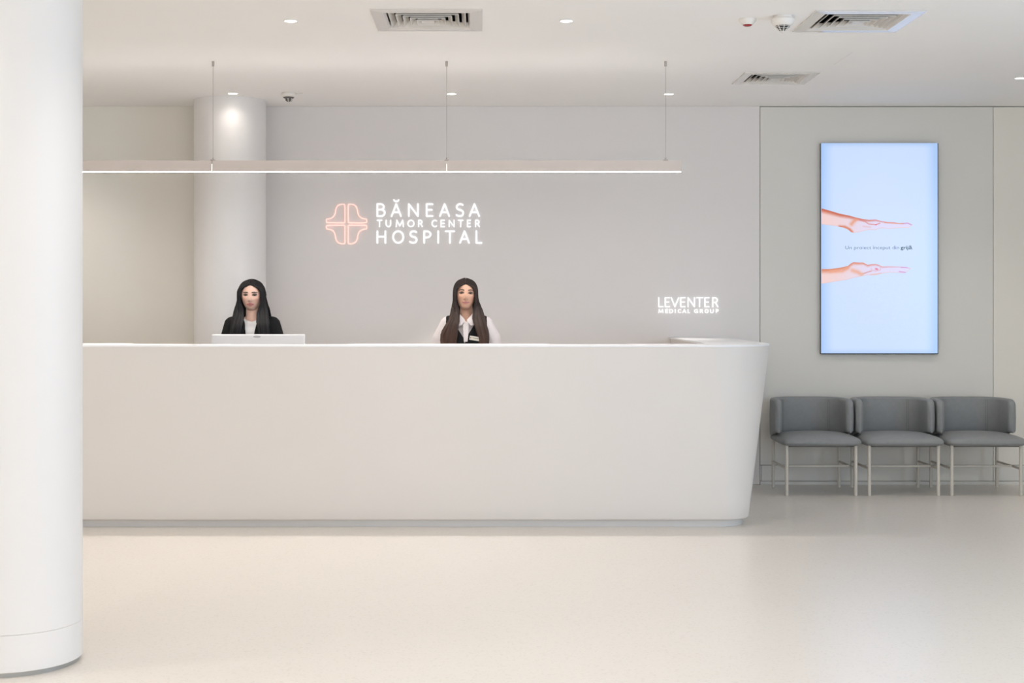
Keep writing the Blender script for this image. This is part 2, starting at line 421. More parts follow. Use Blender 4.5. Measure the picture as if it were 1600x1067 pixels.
# ------------------------------------------------------------------ downlights
def make_down():
    t = bpy.data.objects.new('downlight', None); C.objects.link(t)
    bm = bmesh.new(); lathe(bm, [(.034, -.0005), (.040, -.0005), (.041, -.003), (.035, -.005), (.034, -.003), (.034, -.0005)], 0, 0, 40)
    link('trim_ring', bm, M['lamp_rim'], t, True)
    bm = bmesh.new(); lathe(bm, [(0, -.0045), (.026, -.004), (.0345, -.0025), (.0345, -.0008), (0, -.0008)], 0, 0, 40)
    link('lens', bm, M['lamp'], t, True)
    l = bpy.data.lights.new('downlight_beam', 'SPOT'); l.energy = DOWN_POWER; l.color = DOWN_COL
    l.spot_size = math.radians(118); l.spot_blend = .9; l.shadow_soft_size = .035
    lo = bpy.data.objects.new('downlight_beam', l); C.objects.link(lo); lo.parent = t; lo.location = (0, 0, -.012)
    return t
def ceil_at(px, py): D = (CEIL-CH)*F/(CY-py); return ((px-CX)*D/F, D)
spots = [(*ceil_at(454, 32), 'small round lit downlight at top, left of the middle ceiling vent', 1),
         (*ceil_at(885, 32), 'small round lit downlight at top, right of the middle ceiling vent', 1),
         (-1.896, 10.93, 'small lit downlight in front of the back white column', .085),
         (*ceil_at(705.5, 146), 'small lit downlight beside the middle pendant cable', 1),
         (*ceil_at(1045, 146.5), 'small lit downlight beside the right pendant cable', 1),
         (*ceil_at(1594, 121.5), 'small lit downlight at far right edge of the ceiling', 1)]
for y in (5.4, 2.7, 0.0):
    for x in (-3.9, -2.4, -.85, .7, 2.25): spots.append((x, y, 'added small round downlight outside the view, fills the near room with light', 1))  # invented rows out of view, added as fill for floor and ceiling
for x, y in ((-2.64, 8.14), (-4.2, 8.14), (-3.55, 10.94)): spots.append((x, y, 'added small round downlight, unseen beyond the near column, brightens the left side', 1))  # extra unseen lamps added to brighten the left wall
d0 = make_down(); first = True
for x, y, lb, k in spots:
    o = d0 if first else copy_tree(d0); first = False
    o.location = (x, y, CEIL); tag(o, lb, 'ceiling light', 'round ceiling downlights')
    if y > 10.5 and -1.5 < x < 2:           # narrow beams in the rear row
        for ch in [c for c in bpy.data.objects if c.parent == o and c.type == 'LIGHT']:
            ch.data = ch.data.copy(); ch.data.energy *= 2.0 if x > 1 else 5.5; ch.data.spot_size = math.radians(30 if x > 1 else 48); ch.data.spot_blend = .6
    if k != 1:
        for ch in [c for c in bpy.data.objects if c.parent == o and c.type == 'LIGHT']:
            ch.data = ch.data.copy(); ch.data.energy *= k; ch.data.spot_size = math.radians(142); ch.data.spot_blend = 1

# ------------------------------------------------------------------ vents
def make_vent(x, y, h, label):
    t = thing('ceiling_vent', (x, y, CEIL), label, 'vent', 'square four way ceiling vents')
    iw = h*.74
    bm = bmesh.new()
    def ringf(a, za, b, zb_):
        va = [bm.verts.new((sx*a, sy*a, za)) for sx, sy in ((-1, -1), (1, -1), (1, 1), (-1, 1))]
        vb = [bm.verts.new((sx*b, sy*b, zb_)) for sx, sy in ((-1, -1), (1, -1), (1, 1), (-1, 1))]
        for i in range(4): bm.faces.new((va[i], va[(i+1) % 4], vb[(i+1) % 4], vb[i]))
        return va, vb
    ringf(h, -.0008, h, -.006); ringf(h, -.006, iw+.012, -.009); ringf(iw+.012, -.009, iw, .004); ringf(iw, .004, iw-.004, .03)
    link('frame', bm, M['vent'], t)
    n = 5; pitch = (iw-.035)/n
    for k in range(n):
        a = iw-.012-k*pitch                    # outer (lower) edge
        bm = bmesh.new()
        def ring2(pts):
            vs = [[bm.verts.new((sx*r, sy*r, z)) for sx, sy in ((-1, -1), (1, -1), (1, 1), (-1, 1))] for r, z in pts]
            for q in range(len(vs)):
                A = vs[q]; B = vs[(q+1) % len(vs)]
                for i in range(4): bm.faces.new((A[i], A[(i+1) % 4], B[(i+1) % 4], B[i]))
        dr = pitch*.62; dz = -.0028*k
        ring2([(a, -.004+dz), (a, -.0002+dz), (a-dr, .026+dz), (a-dr-.0015, .0245+dz), (a-.0025, -.004+dz)])
        link('louvre', bm, M['vent_blade'], t)
    r = iw-.012-n*pitch+.012
    bm = bmesh.new(); box(bm, -r, r, -r, r, -.0125, -.011); link('centre_plate', bm, M['vent_blade'], t)
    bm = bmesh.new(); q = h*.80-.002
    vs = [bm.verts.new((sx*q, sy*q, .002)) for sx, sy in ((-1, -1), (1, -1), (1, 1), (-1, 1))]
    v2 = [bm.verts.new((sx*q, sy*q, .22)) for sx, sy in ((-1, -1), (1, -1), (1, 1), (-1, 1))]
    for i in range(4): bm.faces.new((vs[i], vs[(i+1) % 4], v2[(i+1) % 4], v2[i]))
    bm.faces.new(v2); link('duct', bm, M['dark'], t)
vl = ['square white ceiling vent at top centre, above the illuminated sign', 'large square ceiling vent at top right beside the smoke detector', 'smaller-looking ceiling vent farther back, between right pendant end and wall screen']
for (x, y, h), lb in zip(VENTS, vl): make_vent(x, y, h, lb)

# ------------------------------------------------------------------ detectors
x, y = ceil_at(1168, 29.5)
t = thing('fire_indicator', (x, y, CEIL), 'small white ceiling device with a dark red lens', 'alarm')
bm = bmesh.new(); lathe(bm, [(0, -.0005), (.047, -.0005), (.047, -.012), (.045, -.016), (.030, -.034), (0, -.034)], 0, 0, 40); link('base', bm, M['white_plastic'], t, True)
bm = bmesh.new(); lathe(bm, [(.0, -.0335), (.026, -.0335), (.026, -.036), (.018, -.041), (0, -.043)], 0, 0, 32); link('lens', bm, M['red'], t, True)
x, y = ceil_at(1223, 25)
t = thing('smoke_detector', (x, y, CEIL), 'white smoke detector with slotted dark cone beside the right ceiling vent', 'smoke detector')
bm = bmesh.new(); lathe(bm, [(0, -.0005), (.052, -.0005), (.052, -.010), (.060, -.014), (.066, -.022), (.064, -.036), (.050, -.052), (.044, -.056), (0, -.056)], 0, 0, 48); link('base', bm, M['white_plastic'], t, True)
bm = bmesh.new(); lathe(bm, [(.040, -.0555), (.038, -.060), (.012, -.088), (0, -.088)], 0, 0, 40); link('chamber', bm, M['dark'], t, True)
bm = bmesh.new()
for k in range(4):
    r = .0425-.0075*k-.002; z = -.0595-.0080*k
    lathe(bm, [(r, z-.001), (r+.0015, z-.001), (r+.001, z-.003), (r-.0015, z-.003), (r, z-.001)], 0, 0, 40)
for k in range(8):
    a = 2*PI*k/8+PI/2
    tube(bm, [(.043*math.cos(a), .043*math.sin(a), -.056), (.014*math.cos(a), .014*math.sin(a), -.089)], .0022, n=6)
lathe(bm, [(0, -.094), (.010, -.093), (.015, -.088), (.0, -.086)], 0, 0, 24)
link('grille', bm, M['white_plastic'], t, True)
x, y = ceil_at(451, 144.8)
t = thing('smoke_detector', (x, y, CEIL), 'small detector with dark cup on ceiling beside the back column', 'smoke detector')
bm = bmesh.new(); lathe(bm, [(0, -.0005), (.055, -.0005), (.055, -.008), (.060, -.012), (.058, -.026), (.046, -.034), (0, -.034)], 0, 0, 40)
box(bm, .055, .105, -.02, .02, -.008, -.0006, bev=.002)
link('base', bm, M['white_plastic'], t, True)
bm = bmesh.new(); lathe(bm, [(0, -.0345), (.042, -.0345), (.040, -.040), (.026, -.047), (.024, -.062), (.012, -.070), (0, -.070)], 0, 0, 32); link('chamber', bm, mat('detector_cup', (.10, .09, .085), .5), t, True)
bm = bmesh.new()
for k in range(6):
    a = 2*PI*k/6+.5; tube(bm, [(.030*math.cos(a), .030*math.sin(a), -.034), (.027*math.cos(a), .027*math.sin(a), -.062), (.0, 0, -.073)], .0025, n=6)
link('cage', bm, M['white_plastic'], t, True)

# ------------------------------------------------------------------ illuminated sign
def A_(cx, cy, rx, ry, a0, a1, n=14): return [(cx+rx*math.cos(math.radians(a0+(a1-a0)*i/n)), cy+ry*math.sin(math.radians(a0+(a1-a0)*i/n))) for i in range(n+1)]
def sbez(*p, n=10):
    out = []
    for i in range(n+1):
        t = i/n; out.append(tuple((1-t)**3*p[0][k]+3*(1-t)**2*t*p[1][k]+3*(1-t)*t*t*p[2][k]+t**3*p[3][k] for k in (0, 1)))
    return out
S_ = A_(.52, .745, .45, .255, 40, 180, 10)+A_(.52, .745, .45, .225, 180, 235, 5)[1:]+A_(.46, .255, .54, .245, 55, 0, 5)+A_(.46, .255, .54, .255, 0, -145, 12)[1:]
S_ = sbez((.92, .93), (.75, 1.0), (.60, 1.0), (.50, 1.0))+sbez((.50, 1.0), (.22, 1.0), (.04, .88), (.04, .74))[1:]+sbez((.04, .74), (.04, .40), (1, .62), (1, .26))[1:]+sbez((1, .26), (1, .10), (.80, 0), (.48, 0))[1:]+sbez((.48, 0), (.30, 0), (.14, .03), (0, .09))[1:]
G = {
 'B': [[(0, 0), (0, 1), (.45, 1)]+A_(.45, .77, .42, .23, 90, -90)[1:]+[(0, .54)], [(.45, .54)]+A_(.50, .27, .50, .27, 90, -90)+[(0, 0)]],
 'A': [[(0, 0), (.5, 1), (1, 0)], [(.17, .32), (.83, .32)]],
 'N': [[(0, 0), (0, 1), (1, 0), (1, 1)]],
 'E': [[(1, 1), (0, 1), (0, 0), (1, 0)], [(0, .52), (.9, .52)]],
 'S': [S_],
 'T': [[(0, 1), (1, 1)], [(.5, 1), (.5, 0)]],
 'U': [[(0, 1), (0, .38)]+A_(.5, .38, .5, .38, 180, 360)+[(1, .38), (1, 1)]],
 'M': [[(0, 0), (.09, 1), (.5, .12), (.91, 1), (1, 0)]],
 'O': [A_(.5, .5, .5, .5, 0, 360, 32)],
 'R': [[(0, 0), (0, 1), (.42, 1)]+A_(.42, .74, .46, .26, 90, -90)[1:]+[(0, .48)], [(.48, .48), (.98, 0)]],
 'C': [A_(.62, .5, .62, .5, 52, 308, 24)],
 'H': [[(0, 0), (0, 1)], [(1, 0), (1, 1)], [(0, .53), (1, .53)]],
 'P': [[(0, 0), (0, 1), (.46, 1)]+A_(.46, .73, .54, .27, 90, -90)[1:]+[(0, .46)]],
 'I': [[(.5, 0), (.5, 1)]],
 'L': [[(0, 1), (0, 0), (1, 0)]],
 'V': [[(0, 1), (.5, 0), (1, 1)]],
 'D': [[(0, 0), (0, 1), (.38, 1)]+A_(.38, .5, .62, .5, 90, -90)[1:]+[(0, 0)]],
 'G': [A_(.56, .5, .56, .5, 50, 270, 18)+[(.95, .06), (.95, .48), (.62, .48)]],
}
WD = WALL_Y-.012
def stroke(bm, pts, r, y0, y1):
    """flat-fronted round-ended stroke on the wall; pts in world x,z"""
    for (xa, za), (xb, zb_) in zip(pts, pts[1:]):
        d = Vector((xb-xa, zb_-za))
        if d.length < 1e-7: continue
        d.normalize(); n = Vector((-d.y, d.x))*r
        poly_prism(bm, [(xa+n.x, za+n.y), (xa-n.x, za-n.y), (xb-n.x, zb_-n.y), (xb+n.x, zb_+n.y)], y0, y1, lambda x, z, y: Vector((x, y, z)))
    for xa, za in pts:
        poly_prism(bm, [(xa+r*math.cos(2*PI*k/12), za+r*math.sin(2*PI*k/12)) for k in range(12)], y0, y1, lambda x, z, y: Vector((x, y, z)))
def wx(px): return (px-CX)*WD/F
def wz(py): return CH-(py-CY)*WD/F
def line(parent, chars, y0, y1, sw, ox, oy, s, breve=-1):
    r = sw*.43/s*WD/F
    for i, (ch, a, b) in enumerate(chars):
        bm = bmesh.new()
        xa, xb = ox+a/s, ox+b/s; ya, yb = oy+y0/s, oy+y1/s
        X0, X1 = wx(xa)+r, wx(xb)-r; Z1, Z0 = wz(ya)-r, wz(yb)+r
        if ch == 'I': X0 = X1 = (wx(xa)+wx(xb))/2
        for st in G[ch]: stroke(bm, [(X0+(X1-X0)*u, Z0+(Z1-Z0)*v) for u, v in st], r, WALL_Y-.009, WALL_Y-.0005)
        if i == breve:
            c = (X0+X1)/2; zz = wz(oy+(y0-29)/s)
            stroke(bm, [(c+.019*math.cos(q), zz+.0128*math.sin(q)) for q in [math.radians(180+180*k/8) for k in range(9)]], r*.85, WALL_Y-.009, WALL_Y-.0005)
        link('letter', bm, M['letter'], parent)
sg = thing('wall_sign', (0, 0, 0), 'white illuminated hospital lettering with a coral neon cross emblem', 'sign')
line(sg, [('B', 541, 620), ('A', 664, 759), ('N', 813, 906), ('E', 966, 1032), ('A', 1081, 1176), ('S', 1224, 1297), ('A', 1338, 1434)], 96, 214, 17.5, 490, 300, 5.517, breve=1)
line(sg, [('T', 543, 592), ('U', 620, 668), ('M', 706, 778), ('O', 807, 869), ('R', 899, 943), ('C', 1015, 1064), ('E', 1093, 1132), ('N', 1163, 1216), ('T', 1243, 1292), ('E', 1321, 1357), ('R', 1391, 1435)], 238, 303, 12, 490, 300, 5.517)
line(sg, [('H', 541, 625), ('O', 677, 780), ('S', 823, 895), ('P', 945, 1014), ('I', 1064, 1083), ('T', 1130, 1218), ('A', 1254, 1347), ('L', 1395, 1455)], 330, 445, 17.5, 490, 300, 5.517)
# emblem: four neon loops
qp = [(270, 265), (270, 106)]
loop = [(270, 262), (270, 200), (270, 150), (269, 112), (264, 106)]+sbez((258, 105), (215, 103), (192, 120), (188, 172), n=10)+sbez((187, 180), (178, 215), (160, 228), (125, 232), n=8)+[(114, 233), (110, 240), (110, 258), (114, 264), (150, 265), (200, 265), (262, 265)]
for fx in (1, -1):
    for fy in (1, -1):
        pts = []
        for (a, b) in loop:
            aa = 284+(a-284)*fx; b2 = 276+(b-276)*fy
            pts.append((wx(490+aa/5.517), WALL_Y-.014, wz(300+b2/5.517)))
        bm = bmesh.new(); tube(bm, pts, .0052, n=10, closed=True, up=(0, 1, 0)); link('neon_loop', bm, M['neon'], sg, True)
s2 = thing('wall_sign', (0, 0, 0), 'small white two-line lettering on the wall above the right end of the desk', 'sign')
line(s2, [('L', 208, 268), ('E', 282, 342), ('V', 350, 448), ('E', 457, 520), ('N', 541, 628), ('T', 638, 720), ('E', 733, 792), ('R', 822, 895)], 176, 292, 16, 1000, 440, 7.273)
line(s2, [('M', 210, 268), ('E', 288, 320), ('D', 334, 378), ('I', 396, 410), ('C', 432, 470), ('A', 482, 528), ('L', 543, 572), ('G', 616, 662), ('R', 683, 720), ('O', 736, 782), ('U', 798, 840), ('P', 863, 896)], 311, 359, 10.5, 1000, 440, 7.273)
for s in (sg, s2):       # move the base point of each sign onto the wall
    c = Vector((wx(632), WALL_Y, wz(350))) if s is sg else Vector((wx(1076), WALL_Y, wz(477)))
    s.location = c
    for ch in [o for o in bpy.data.objects if o.parent == s]: ch.matrix_parent_inverse = Matrix.Translation(-c)

# ------------------------------------------------------------------ wall screen
TD = WALL_Y-.045
tv = thing('wall_display', P(1374.5, 388, WALL_Y), 'tall bright display on the back wall showing two outstretched hands and a caption', 'screen')
tinv = Matrix.Translation(-tv.location)
def tl(n, bm, m, s=False):
    o = link(n, bm, m, tv, s); o.matrix_parent_inverse = tinv; return o
a = P(1283.1, 223.7, TD); b = P(1466.2, 553.4, TD)
bm = bmesh.new(); box(bm, a.x, b.x, TD, WALL_Y-.0005, b.z, a.z, bev=.002); tl('casing', bm, M['bezel'])
def smooth(t): t = max(0, min(1, t)); return t*t*(3-2*t)
def mixc(c, d, t): return tuple(c[k]*(1-t)+d[k]*t for k in range(3))
def screen_col(px, py):
    dx = min(px-1283, 1465-px); dy = min(py-223.5, 552-py)
    c = mixc((160, 195, 244), (199, 219, 253), smooth(dx/26+.15))
    c = mixc((165, 196, 240), c, smooth(dy/12+.25))
    k = math.exp(-((px-1374)/75)**2-((py-385)/130)**2)
    return mixc(c, (210, 226, 255), k*.75)
def colour_mesh(name, fn, x0, x1, y0, y1, nx, ny, D, keep=None):
    bm = bmesh.new(); lay = bm.verts.layers.float_color.new('Col'); grid = []
    for j in range(ny+1):
        row = []
        for i in range(nx+1):
            px = x0+(x1-x0)*i/nx; py = y0+(y1-y0)*j/ny
            v = bm.verts.new(P(px, py, D)); c = fn(px, py); v[lay] = (*lin(c), 1); row.append(v)
        grid.append(row)
    for j in range(ny):
        for i in range(nx):
            if keep and not keep(x0+(x1-x0)*(i+.5)/nx, y0+(y1-y0)*(j+.5)/ny): continue
            bm.faces.new((grid[j][i], grid[j][i+1], grid[j+1][i+1], grid[j+1][i]))
    bmesh.ops.delete(bm, geom=[v for v in bm.verts if not v.link_faces], context='VERTS')
    return tl(name, bm, M['screen'])
colour_mesh('screen', screen_col, 1282.9, 1465.0, 223.5, 552.0, 90, 120, TD-.0008)
def up(pts): return [(1270+x/7.114, 310+y/7.114) for x, y in pts]
H1u = up([(90, 108), (200, 140), (300, 170), (400, 190), (480, 212), (560, 230), (620, 238), (700, 235), (760, 250), (830, 262), (900, 262), (960, 275), (1010, 270), (1050, 265), (1085, 280), (1108, 292)])
H1l = up([(90, 285), (200, 298), (280, 312), (340, 325), (390, 345), (420, 372), (450, 382), (500, 377), (560, 362), (620, 348), (690, 352), (740, 335), (780, 330), (850, 340), (930, 330), (1000, 325), (1070, 325), (1108, 296)])
H2u = up([(92, 785), (180, 785), (270, 775), (340, 762), (390, 750), (420, 725), (450, 708), (520, 712), (560, 712), (610, 738), (650, 730), (700, 728), (740, 740), (770, 757), (850, 755), (950, 758), (1040, 762), (1082, 776)])
H2l = up([(92, 950), (180, 935), (280, 918), (370, 905), (440, 885), (520, 868), (600, 852), (690, 852), (770, 835), (850, 822), (920, 825), (980, 828), (1030, 828), (1082, 782)])
def interp(pl_, x):
    if x <= pl_[0][0]: return pl_[0][1]
    for (a0, b0), (a1, b1) in zip(pl_, pl_[1:]):
        if x <= a1: return b0+(b1-b0)*(x-a0)/(a1-a0)
    return pl_[-1][1]
def segd(p, a, b):
    ax, ay = a; bx, by = b; dx, dy = bx-ax, by-ay
    t = max(0, min(1, ((p[0]-ax)*dx+(p[1]-ay)*dy)/(dx*dx+dy*dy+1e-9)))
    return math.hypot(p[0]-ax-dx*t, p[1]-ay-dy*t)
st1 = [(up([(520, 240), (580, 256), (620, 284), (700, 292), (745, 276)]), (215, 120, 110), .8), (up([(1000, 282), (1060, 278), (1095, 296)]), (190, 130, 190), .6),
       (up([(300, 312), (360, 318), (410, 345), (435, 372)]), (205, 105, 70), 2.2), (up([(800, 268), (900, 276), (1000, 280)]), (225, 140, 110), .9),
       (up([(480, 235), (450, 260), (430, 285)]), (228, 150, 115), 3.2), (up([(560, 310), (640, 318)]), (225, 190, 195), 1.2), (up([(698, 292), (706, 292)]), (235, 60, 110), .8)]
st2 = [(up([(555, 838), (600, 822), (650, 806)]), (205, 130, 120), .8), (up([(700, 782), (718, 788)]), (235, 90, 110), 1.3), (up([(650, 780), (660, 800), (700, 806), (750, 795), (750, 760)]), (225, 175, 185), .8),
       (up([(980, 766), (1060, 770)]), (205, 130, 195), .7), (up([(960, 812), (1030, 822)]), (205, 130, 195), .8), (up([(200, 812), (330, 806), (390, 772)]), (232, 160, 130), 3.0),
       (up([(440, 800), (500, 820), (540, 845)]), (232, 165, 135), 3.2), (up([(640, 848), (760, 832)]), (235, 175, 150), .8)]
def hand_fn(U, Lw, sts, topc):
    def fn(px, py):
        u = interp(U, px); l = interp(Lw, px); h = max(.5, l-u); t = (py-u)/h
        along = (px-1283)/145
        base = mixc((238, 205, 203), (221, 217, 246), smooth(along*1.5))
        edge = mixc(topc, (226, 165, 180), smooth(along*1.25-.15))
        c = mixc(edge, base, smooth(((py-u)/(10-8.4*min(1, along*1.15)))))
        c = mixc((234, 186, 176), c, smooth((l-py)/1.8+.2))
        for pts, col, wd in sts:
            d = min(segd((px, py), p, q) for p, q in zip(pts, pts[1:]))
            c = mixc(c, col, math.exp(-(d/wd)**2)*.8)
        out = max(u-py, py-l)
        if out > -.35: c = mixc(c, screen_col(px, py), smooth((out+.35)/.7))
        return c
    return fn
for U, Lw, sts, tc_, y0, y1 in ((H1u, H1l, st1, (196, 88, 55), 323, 366), (H2u, H2l, st2, (214, 128, 92), 407, 446)):
    f_ = hand_fn(U, Lw, sts, tc_)
    colour_mesh('hand_picture', f_, 1283.6, 1427, y0, y1, 430, 128, TD-.0014,
                keep=lambda x, y, U=U, Lw=Lw: interp(U, x)-.8 < y < interp(Lw, x)+.8 and x < U[-1][0]+.6)
def text_part(s, x0, x1, base, cap, m, off):
    cu = bpy.data.curves.new('caption', 'FONT'); cu.body = s; cu.offset = off; cu.resolution_u = 4
    o = bpy.data.objects.new('caption_src', cu); C.objects.link(o)
    dg = bpy.context.evaluated_depsgraph_get(); me = bpy.data.meshes.new_from_object(o.evaluated_get(dg))
    bpy.data.objects.remove(o)
    xs_ = [v.co.x for v in me.vertices]; lo, hi = min(xs_), max(xs_)
    A0 = P(x0, base, TD-.002); A1 = P(x1, base, TD-.002); k = (A1.x-A0.x)/(hi-lo)
    ky = cap*TD/F/.73
    for v in me.vertices: v.co = Vector((A0.x+(v.co.x-lo)*k, TD-.002, A0.z+v.co.y*ky))
    me.materials.append(m); p = bpy.data.objects.new('caption', me); C.objects.link(p); p.parent = tv; p.matrix_parent_inverse = tinv
text_part('Un proiect început din', 1320.8, 1404.8, 389.3, 5.7, M['caption'], -.006)
text_part('grijă', 1407.2, 1424.4, 389.3, 5.7, M['caption_bold'], .016)
text_part(',', 1425.2, 1426.2, 389.3, 5.7, M['caption'], -.006)

# ------------------------------------------------------------------ chairs
def make_chair():
    t = bpy.data.objects.new('lounge_chair', None); C.objects.link(t)      # origin: centre, front legs at y=0, back towards +y
    def cyl(name, p, q, r, m=M['frame']):
        bm = bmesh.new(); tube(bm, [p, q], r, n=20); return link(name, bm, m, t, True)
    FX = .2625
    for sx in (-1, 1):
        for y in (0, .51):
            lg = cyl('leg', (sx*FX, y, .004), (sx*FX, y, .39), .0130)
            bm = bmesh.new(); lathe(bm, [(0, 0), (.0105, 0), (.0105, .0039), (0, .0039)], sx*FX, y, 16); link('foot_glide', bm, M['frame'], lg)
        cyl('stretcher', (sx*FX, .008, .207), (sx*FX, .502, .207), .0085)
    cyl('stretcher', (-FX, .17, .209), (FX, .17, .209), .0085)
    # seat frame under cushion
    bm = bmesh.new(); box(bm, -.255, .255, -.0, .50, .372, .392, bev=.003); link('seat_frame', bm, M['seam'], t)
    # seat cushion
    bm = bmesh.new(); nx, ny = 44, 44
    def seat_pt(u, v, s):            # u,v in [-1,1]
        def sq(a, b, n=5.5):
            return a, b
        r_ = max(abs(u), abs(v)); ang = math.atan2(v, u)
        if r_ < 1e-6: X = Y = 0
        else:
            d = (abs(math.cos(ang))**9+abs(math.sin(ang))**9)**(-1/9)
            X = r_*d*math.cos(ang); Y = r_*d*math.sin(ang)
        prof = (1-r_**8)**.5 if r_ < 1 else 0
        half = .306
        x = X*half; y = .205+Y*.285
        top = .408+.042*prof+.024*(1-X*X)*(1-Y*Y); bot = .408-.033*prof
        return Vector((x, y, top if s > 0 else bot))
    grids = []
    for s in (1, -1):
        gr = [[bm.verts.new(seat_pt(math.sin(PI/2*(-1+2*i/nx)), math.sin(PI/2*(-1+2*j/ny)), s)) for i in range(nx+1)] for j in range(ny+1)]
        for j in range(ny):
            for i in range(nx): bm.faces.new((gr[j][i], gr[j][i+1], gr[j+1][i+1], gr[j+1][i]))
        grids.append(gr)
    bmesh.ops.remove_doubles(bm, verts=bm.verts, dist=1e-5)
    st = link('seat', bm, M['leather'], t, True)
    # wraparound backrest
    path = []; hw = .277; yb = .548; rc = .185; ya = .17
    def addp(x, y): path.append(Vector((x, y)))
    for k in range(13): addp(-hw, ya+(yb-rc-ya)*k/12)
    for k in range(1, 15): a_ = PI-PI/2*k/14; addp(-hw+rc+rc*math.cos(a_), yb-rc+rc*math.sin(a_))
    for k in range(1, 13): addp(-hw+rc+(2*hw-2*rc)*k/12, yb)
    for k in range(1, 15): a_ = PI/2-PI/2*k/14; addp(hw-rc+rc*math.cos(a_), yb-rc+rc*math.sin(a_))
    for k in range(1, 13): addp(hw, yb-rc-(yb-rc-ya)*k/12)
    L = [0]
    for p, q in zip(path, path[1:]): L.append(L[-1]+(q-p).length)
    tot = L[-1]; rings = []; bm = bmesh.new(); TH = .028
    for i, p in enumerate(path):
        tt = path[min(i+1, len(path)-1)]-path[max(i-1, 0)]; tt.normalize(); nrm = Vector((-tt.y, tt.x))
        e = min(L[i], tot-L[i])
        R_ = .070
        ztop = .722-(R_-math.sqrt(max(0, R_*R_-(R_-e)**2)) if e < R_ else 0)
        zbot = .462-.052*smooth((e-.02)/.28)
        th = TH*min(1, math.sqrt(max(.05, 1-(1-min(1, e/.028))**2)))
        zc, hz = (ztop+zbot)/2, (ztop-zbot)/2
        ring = []
        NP = 24
        for k in range(NP):
            a_ = 2*PI*k/NP; c_, s_ = math.cos(a_), math.sin(a_)
            ru = math.copysign(abs(c_)**.75, c_)
            # vertical stadium: straight sides, round top/bottom
            rr = .030; zz = zc+math.copysign(hz-rr+rr*abs(s_)**.8, s_) if abs(s_) > 1e-6 else zc
            if abs(s_) <= 1e-6: zz = zc
            o_ = th*ru*(1.0+.10*(1-abs((zz-zc)/hz)**2))
            ring.append(bm.verts.new((p.x+nrm.x*o_, p.y+nrm.y*o_, zz)))
        rings.append(ring)
    for A, B in zip(rings, rings[1:]):
        for k in range(24): bm.faces.new((A[k], A[(k+1) % 24], B[(k+1) % 24], B[k]))
    bm.faces.new(rings[0]); bm.faces.new(rings[-1])
    bk = link('backrest', bm, M['leather'], t, True)
    bk.location.x = -.010
    for sx in (-1, 1):        # stitched seam where the arm turns into the back
        for off in (0, .012):
            bm = bmesh.new(); q_ = math.radians(52 if off else 57); ri = rc-TH*1.09
            tube(bm, [(sx*(hw-rc+(ri+e_)*math.cos(q_)), yb-rc+(ri+e_)*math.sin(q_), z_) for z_, e_ in ((.45, .001), (.57, -.0005), (.70, .0015))], .0008, n=6)
            link('seam', bm, M['seam'], bk).matrix_parent_inverse = Matrix()
    return t
ch0 = make_chair()
lbl = ['grey upholstered armchair nearest the reception desk, leftmost of three', 'middle grey upholstered armchair under the left part of the wall display', 'rightmost grey upholstered armchair, its right leg at the photo edge']
for k in range(3):
    c = ch0 if k == 0 else copy_tree(ch0)
    c.location = (2.578+.628*k, 10.96, 0); tag(c, lbl[k], 'chair', 'grey armchairs against the back wall')

# ------------------------------------------------------------------ computer monitor
MD = 10.15
a = P(330.5, 522.3, MD); b = P(476, 600, MD)
t = thing('computer_monitor', ((a.x+b.x)/2, MD+.03, .75), 'back of a silver computer monitor in front of the seated-height left receptionist', 'monitor')
t['label'] = 'back of a silver computer monitor in front of the left receptionist'
inv = Matrix.Translation(-t.location)
def ml_(n, bm, m, par=t):
    o = link(n, bm, m, par, True); o.matrix_parent_inverse = inv if par is t else Matrix(); return o
zt_ = a.z; zb_m = zt_-.385
bm = bmesh.new(); box(bm, a.x, b.x, MD+.004, MD+.030, zb_m, zt_, bev=.004)
ml_('screen_bezel', bm, M['monitor_edge'])
bm = bmesh.new(); box(bm, a.x+.004, b.x-.004, MD, MD+.0039, zb_m+.004, zt_-.007, bev=.0015)
box(bm, (a.x+b.x)/2-.065, (a.x+b.x)/2+.065, MD-.012, MD-.0001, zb_m+.08, zt_-.10, bev=.003)
ml_('back_cover', bm, M['monitor'])
bm = bmesh.new(); c_ = P(401.5, 526, MD)
lathe(bm, [(0, 0), (.011, 0), (.011, .0005), (0, .0005)], 0, 0, 24)
for v in bm.verts: v.co = Vector((c_.x+v.co.x*2.4, MD-.0002-v.co.z, c_.z+v.co.y*.8))
ml_('emblem', bm, M['mark'])
bm = bmesh.new(); cx0 = (a.x+b.x)/2
box(bm, cx0-.03, cx0+.03, MD-.05, MD-.0125, .765, zb_m+.2, bev=.004)
box(bm, cx0-.12, cx0+.12, MD-.12, MD+.07, .7501, .765, bev=.004)
ml_('stand', bm, M['monitor'])

